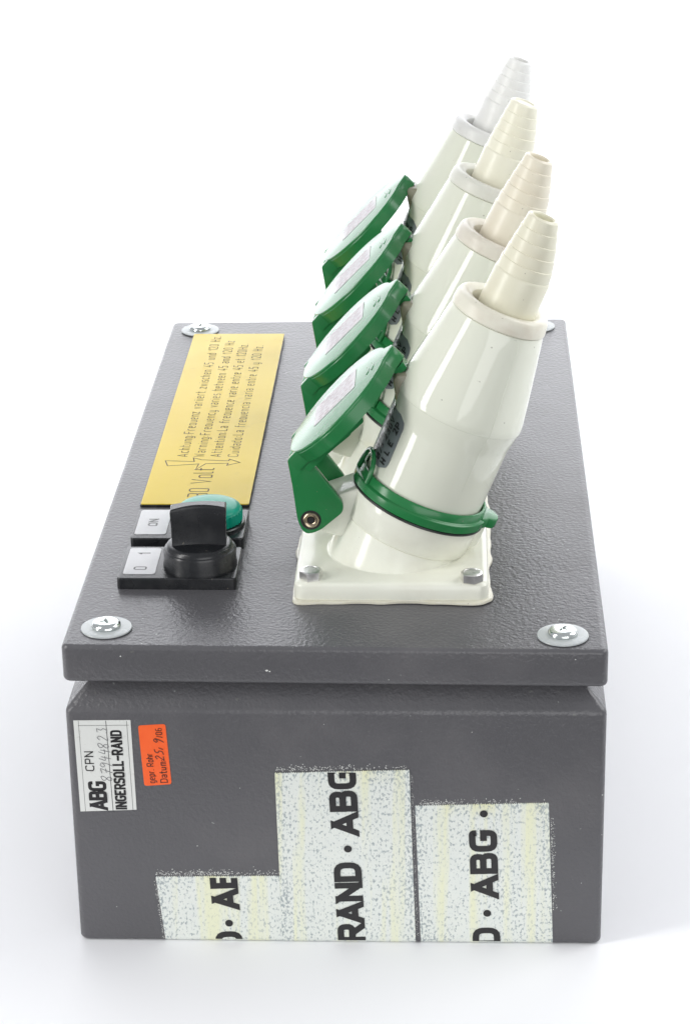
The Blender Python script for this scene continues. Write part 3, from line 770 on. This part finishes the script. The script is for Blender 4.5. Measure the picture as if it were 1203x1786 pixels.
# ------------------------------------------------------------------ rotary switch and pilot light
sel = part('rotary_switch', slab(14.3, 60.3, 51.0, 82.0, .05, 5.0, 1.6, .5), M['black'])
def kid(name, bm, mat, par, smooth=32, loc=None):
    o = link(name, from_bm(name, bm), mat, par, Vector(loc)/1000 if loc else None, smooth); return o
kid('legend_plate', slab(16.3, 28.7, 54.7, 79.7, 5.02, 5.3, 1.3, .1), M['legend'], sel)
rb = Ribbons(lambda p_, l: (60.0-p_.y, p_.x, 5.33+l*.4))
rb.text('0', 58.4, X(25.0), 5.2, .7); rb.text('1', 73.2, X(24.8), 4.8, .8); rb.build('legend_print', M['ink'], sel)
KX, KY = 45.4, 64.6
kid('knob_base', lathe([(0, 5.02), (14.4, 5.02), (14.4, 6.2), (14.0, 7.4), (14.1, 11.6), (13.8, 12.3), (13.2, 12.6), (12.9, 13.6), (12.2, 14.3), (10.8, 14.7), (0, 15.0)], 72, cx=KX, cy=KY), M['black'], sel)
# paddle grip: tapered block, slightly turned, dished on its faces and domed on top
b = bmesh.new(); Ls = []
ca, sa = cos(radians(3)), sin(radians(3))
def pad(hw0, hw1, d0, z, lift):
    pts = []
    for i in range(9):
        s = -1+2*i/8; pts.append((s*hw0, -(d0-.9*(1-s*s)), s))
    for i in range(9):
        s = 1-2*i/8; pts.append((s*hw0, (d0-.9*(1-s*s)), s))
    return [(KX+x*ca-y*sa, KY+x*sa+y*ca, z+lift*(1-s*s)+.35*s) for x, y, s in pts]
for hw, dd, z, lf in ((10.6, 4.3, 14.0, 0), (10.4, 3.9, 16, 0), (10.5, 3.5, 22, 0.1), (10.8, 3.5, 28.4, .9), (10.7, 3.3, 29.1, 1.1), (10.3, 2.7, 29.6, 1.2)): Ls.append(pad(hw, hw, dd, z, lf))
add_loft(b, Ls); bmesh.ops.recalc_face_normals(b, faces=b.faces)
kid('knob_grip', b, M['black'], sel)
pil = part('pilot_light', slab(14.6, 60.0, 90.6, 121.0, .05, 4.8, 1.6, .5), M['black'])
kid('legend_plate', slab(15.9, 28.5, 94.3, 119.6, 4.82, 5.1, 1.3, .1), M['legend'], pil)
rb = Ribbons(lambda p_, l: (60.0-p_.y, p_.x, 5.13+l*.4))
rb.text('ON', 102.4, X(24.2), 4.0, .8, length=7.6, gap=.1); rb.build('legend_print', M['ink'], pil)
LX, LY = 45.2, 105.8
kid('lamp_bezel', lathe([(0, 4.82), (14.3, 4.82), (14.3, 6.0), (13.9, 6.4), (13.2, 6.5), (0, 6.5)], 64, cx=LX, cy=LY), M['black'], pil)
b = bmesh.new(); n = 84; Ls = []
def lens_ring(r, z, rid=0): return [(LX+(r+(rid if i % 2 else 0))*cos(2*pi*i/n), LY+(r+(rid if i % 2 else 0))*sin(2*pi*i/n), z) for i in range(n)]
Ls = [lens_ring(12.6, 6.55), lens_ring(13.3, 6.8, -1.0), lens_ring(13.5, 10.6, -1.0), lens_ring(13.1, 11.3, -.2), lens_ring(12.8, 11.6)]
for i in range(1, 9):
    a = pi/2*i/9; Ls.append(lens_ring(12.8*cos(a), 11.6+3.2*sin(a)))
add_loft(b, Ls); bmesh.ops.recalc_face_normals(b, faces=b.faces)
kid('lens', b, M['teal'], pil, 25)

# ------------------------------------------------------------------ stickers on the front face (y = 0)
def sheet(name, quad, mat, y=-.05, th=.09, r=.3, parent=box):
    """thin sticker on the front face; quad corners (x, z) anticlockwise"""
    q = round_poly(quad, r, 3); b = bmesh.new(); add_loft(b, [[(x, y, z) for x, z in q], [(x, y-th, z) for x, z in q]]); bmesh.ops.recalc_face_normals(b, faces=b.faces)
    return part(name, b, mat, parent, smooth=0)
wq = [(3.45, -68.4), (24.75, -67.5), (24.3, -29.6), (3.0, -29.9)]
ws = sheet('part_number_sticker', wq, M['sticker'], r=.15)
# frame for text reading upwards: x' = up the face, y' = towards the left
def up_face(x0, z0, ang, y=-.18):
    c, s = cos(ang), sin(ang)
    def f(p_, l):
        ux, uz = -s, c               # reading direction
        vx, vz = -c, -s              # letter tops
        return (x0+p_.x*ux+p_.y*vx, y-l, z0+p_.x*uz+p_.y*vz)
    return f
rb = Ribbons(up_face(14.2, -67.6, radians(.8)))
rb.text('ABG', .1, .2, 6.9, 1.35, length=11.9, gap=.06, wscale=1.0)
rb.text('CPN', 16.6, 4.2, 3.4, .42, length=8.3, gap=.22)
rb2 = Ribbons(up_face(21.2, -67.4, radians(.8)))
rb2.text('INGERSOLL-RAND', .1, 0, 4.3, .82, length=33.4, gap=.10, wscale=.80)
for r_ in (rb2,): pass
rb.v += []; 
b0 = len(rb.v); rb.v += rb2.v; rb.f += [tuple(i+b0 for i in f) for f in rb2.f]
for (x0, x1, wd) in ((4.85, 5.4, .12), (15.1, 15.85, .22), (22.85, 23.4, .14)):
    l = Ribbons(lambda p_, lf: (p_.x, -.175-lf, p_.y)); l.stroke([(x0, -29.95), (x1, -68.3)], wd); b0 = len(rb.v); rb.v += l.v; rb.f += [tuple(i+b0 for i in f) for f in l.f]
l = Ribbons(lambda p_, lf: (p_.x, -.2-lf, p_.y)); l.stroke([(4.6, -32.0), (23.6, -31.7)], .13); b0 = len(rb.v); rb.v += l.v; rb.f += [tuple(i+b0 for i in f) for f in l.f]
rb.build('sticker_print', M['ink'], ws)
# handwriting
HW = {'8': [(.55, 1), (.1, .85), (.15, .6), (.6, .35), (.55, .05), (.2, 0), (.1, .25), (.6, .7), (.7, .9), (.55, 1)], '7': [(.05, .85), (.7, 1), (.45, .5), (.2, -.1)], '-': [(.15, .45), (.7, .5)],
      '9': [(.7, .8), (.35, 1), (.1, .7), (.35, .5), (.7, .8), (.6, .3), (.35, -.15)], '4': [(.35, 1), (.1, .4), (.7, .45)], '|': [(.6, .8), (.4, -.1)], '2': [(.1, .75), (.4, 1), (.65, .75), (.3, .3), (.05, 0), (.7, .05)],
      '3': [(.1, .9), (.6, .95), (.35, .55), (.65, .35), (.4, 0), (.05, .1)], '5': [(.7, 1), (.3, .95), (.2, .6), (.6, .5), (.55, .1), (.1, 0)], 'i': [(.3, .5), (.15, 0)]}
def hand(frame, seq, x, y, h, wd, mat, parent, name, slant=.15):
    r_ = Ribbons(frame)
    for ch, dx in seq:
        q = round_poly([(a*h*.8, c*h) for a, c in HW[ch]], h*.12, 3, closed=False)
        r_.stroke([(x+a+c*slant, y+c) for a, c in q], wd); x += dx*h
    return r_.build(name, mat, parent)
hand(up_face(16.0, -55.6, radians(2.2), -.24), [('8', .78), ('7', 0), ('-', .6), ('9', .7), ('4', 0), ('|', .68), ('4', 0), ('|', .62), ('8', .8), ('2', .8), ('3', .6)], 0, -.2, 4.1, .22, M['pen'], ws, 'handwritten_number', .1)
oq = [(28.15, -57.3), (38.45, -56.5), (37.2, -31.2), (27.0, -31.9)]
os_ = sheet('orange_sticker', oq, M['orange'], r=1.0)
rb = Ribbons(up_face(32.6, -56.6, radians(2.4)))
rb.text('gepr. Rohr', .6, .1, 2.7, .30, length=12.6, gap=.2)
rb2 = Ribbons(up_face(37.1, -56.0, radians(2.4)))
rb2.text('Datum:', .2, 0, 2.8, .34, length=9.6, gap=.2); rb2.text('/06', 19.2, .4, 2.4, .28, length=4.0, gap=.16)
b0 = len(rb.v); rb.v += rb2.v; rb.f += [tuple(i+b0 for i in f) for f in rb2.f]
rb.build('sticker_print', M['ink'], os_)
hand(up_face(37.0, -56.0, radians(2.4), -.24), [('2', .72), ('5', .62), ('i', .8), ('9', 1)], 9.4, .5, 3.3, .34, M['penred'], os_, 'handwritten_date', .25)

# ------------------------------------------------------------------ worn tapes: over the front face, round the bottom edge and under the box
def tape(pts_l, pts_r, top_l, top_r, y_off, seed, nm='printed_tape'):
    """pts_l / pts_r: x of the left and right border at the top and at the bottom"""
    rnd = random.Random(seed); nx = 60
    b = bmesh.new(); uvl = b.loops.layers.uv.new('UVMap'); ed = b.verts.layers.float.new('edge')
    prof = []                                 # (fraction down the front, y, z) below the straight face
    zb = -HB+2.2
    for i in range(1, 7):
        a = pi/2*i/6; prof.append((-(2.2+y_off)*cos(a)+2.2, zb-(2.2+min(y_off, .25))*sin(a)))
    ny = 40
    grid = []
    for i in range(nx*2+1):
        s = i/(nx*2); zt = top_l+(top_r-top_l)*s+(.42 if i % 2 else -.1)+rnd.uniform(-.12, .12)
        colm = []; 
        for j in range(ny+1):
            t = j/ny; z = zt+(zb-zt)*t
            xl = pts_l[0]+(pts_l[1]-pts_l[0])*t; xr = pts_r[0]+(pts_r[1]-pts_r[0])*t
            colm.append((xl+(xr-xl)*s, -y_off, z, s, z))
        xl, xr = pts_l[1], pts_r[1]
        for q, (yy, zz) in enumerate(prof): colm.append((xl+(xr-xl)*s, yy, zz, s, zz-q*.3))
        grid.append(colm)
    V = []
    for colm in grid:
        row = []
        for x, y, z, s, vz in colm:
            v = b.verts.new((x, y, z)); e_ = max(0, 1-min(s, 1-s)*9)+max(0, 1-abs(z-colm[0][2])/6)*.8; v[ed] = min(1, e_); row.append((v, x, vz))
        V.append(row)
    for a, c in zip(V, V[1:]):
        for j in range(len(a)-1):
            f = b.faces.new((a[j][0], a[j+1][0], c[j+1][0], c[j][0]))
            for lp, q in zip(f.loops, (a[j], a[j+1], c[j+1], c[j])): lp[uvl].uv = (q[1]/1000+seed*.37, q[2]/1000)
    # thickness: a rim folded back to the face
    bmesh.ops.recalc_face_normals(b, faces=b.faces)
    be = [e for e in b.edges if e.is_boundary]; r_ = bmesh.ops.extrude_edge_only(b, edges=be)
    for v in [g for g in r_['geom'] if isinstance(g, bmesh.types.BMVert)]:
        v.co.y += .12 if v.co.z > -HB+2 else 0; v.co.z += 0 if v.co.z > -HB+2 else .12
    o = part(nm, b, M['tape'], smooth=40)
    me_ = o.data
    return o
t1 = tape((30.6, 33.0), (80.2, 83.0), -96.7, -95.9, .16, 1)
t2 = tape((77.2, 78.2), (127.4, 129.3), -51.6, -49.9, .34, 2)
t3 = tape((129.4, 131.2), (179.2, 181.6), -65.2, -63.6, .16, 3)
tag(t1, 'short low strip of worn tape at the lower left'); tag(t2, 'tallest strip of worn tape in the middle'); tag(t3, 'worn tape strip at the right of the face')
def tape_print(parent, x0, z0, ang, items, yy, clips):
    rb = Ribbons(up_face(x0, z0, radians(ang), yy))
    for kind_, txt, at, ln in items:
        if kind_ == 't': rb.text(txt, at, 0, 10.6, 2.5, length=ln, gap=.06, wscale=1.0)
        else: rb.disc((at, 4.7), 1.5)
    rb.build('tape_print', M['ink'], parent, clips)
up, dn = (0, 0, 1), (0, 0, -1)
# reading distances measured up the face from z0
tape_print(t1, 63.2, -130.0, 2.6, [('t', 'D', 1.6, 8.0), ('d', '', 13.4, 0), ('t', 'AB', 19.7, 17.2)], -.24, [((0, 0, -96.8), up), ((0, 0, -HB+1.4), dn)])
tape_print(t2, 110.4, -130.0, 2.1, [('t', 'RAND', 5.4, 35.2), ('d', '', 46.6, 0), ('t', 'ABG', 52.3, 29.0)], -.42, [((0, 0, -51.0), up), ((0, 0, -HB+1.4), dn)])
tape_print(t3, 161.9, -130.0, 2.0, [('t', 'D', 4.2, 8.0), ('d', '', 18.7, 0), ('t', 'ABG', 25.4, 29.6), ('d', '', 62.0, 0)], -.24, [((0, 0, -HB+1.4), dn)])
# flecks of white film left above and beside the torn edges
rnd = random.Random(11); b = bmesh.new()
def fleck(x, z, r):
    n = 6; b.faces.new([b.verts.new((x+r*rnd.uniform(.5, 1.2)*cos(2*pi*i/n), -.07, z+r*.8*rnd.uniform(.4, 1.2)*sin(2*pi*i/n))) for i in range(n)])
for x0, x1, z0, z1, n in ((30.6, 78, -96.3, -95.6, 330), (77.5, 127, -51.2, -49.6, 200), (131, 155, -64.9, -64.4, 170), (155, 178.5, -64.4, -63.4, 40)):
    for i in range(n):
        t = rnd.random(); 
        if rnd.random() < .5: t = t*.6
        fleck(x0+(x1-x0)*t, z0+(z1-z0)*t+.3+abs(rnd.gauss(0, 1.0)), rnd.uniform(.08, .30))
for i in range(200):
    z = -70-rnd.random()*40; fleck(179.7+(-z-64)/60*2.3+abs(rnd.gauss(0, .7)), z, rnd.uniform(.08, .25))
for i in range(230):
    z = -52-rnd.random()*70; fleck(127.8+(-z-50)/75*1.8+abs(rnd.gauss(0, .45)), z, rnd.uniform(.06, .2))
for x, z, q in ((75.5, -9.0, .7), (76.6, -9.4, .4), (22, -3.4, .3), (120, -12.6, .25), (188, -4.1, .3), (199, -60, .3), (199.2, -77, .25), (150.5, -34, .22), (64, -58, .25), (96, -31, .2), (47, -83, .25), (15, -110, .2), (192, -98, .2)): fleck(x, z, q)
for i in range(110):
    z = -98-rnd.random()*26; fleck(30.5+(-z-96)/29*2.2-abs(rnd.gauss(0, .4)), z, rnd.uniform(.06, .22))
o = part('tape_residue', b, M['sticker'], smooth=0); tag(o, kind='stuff')
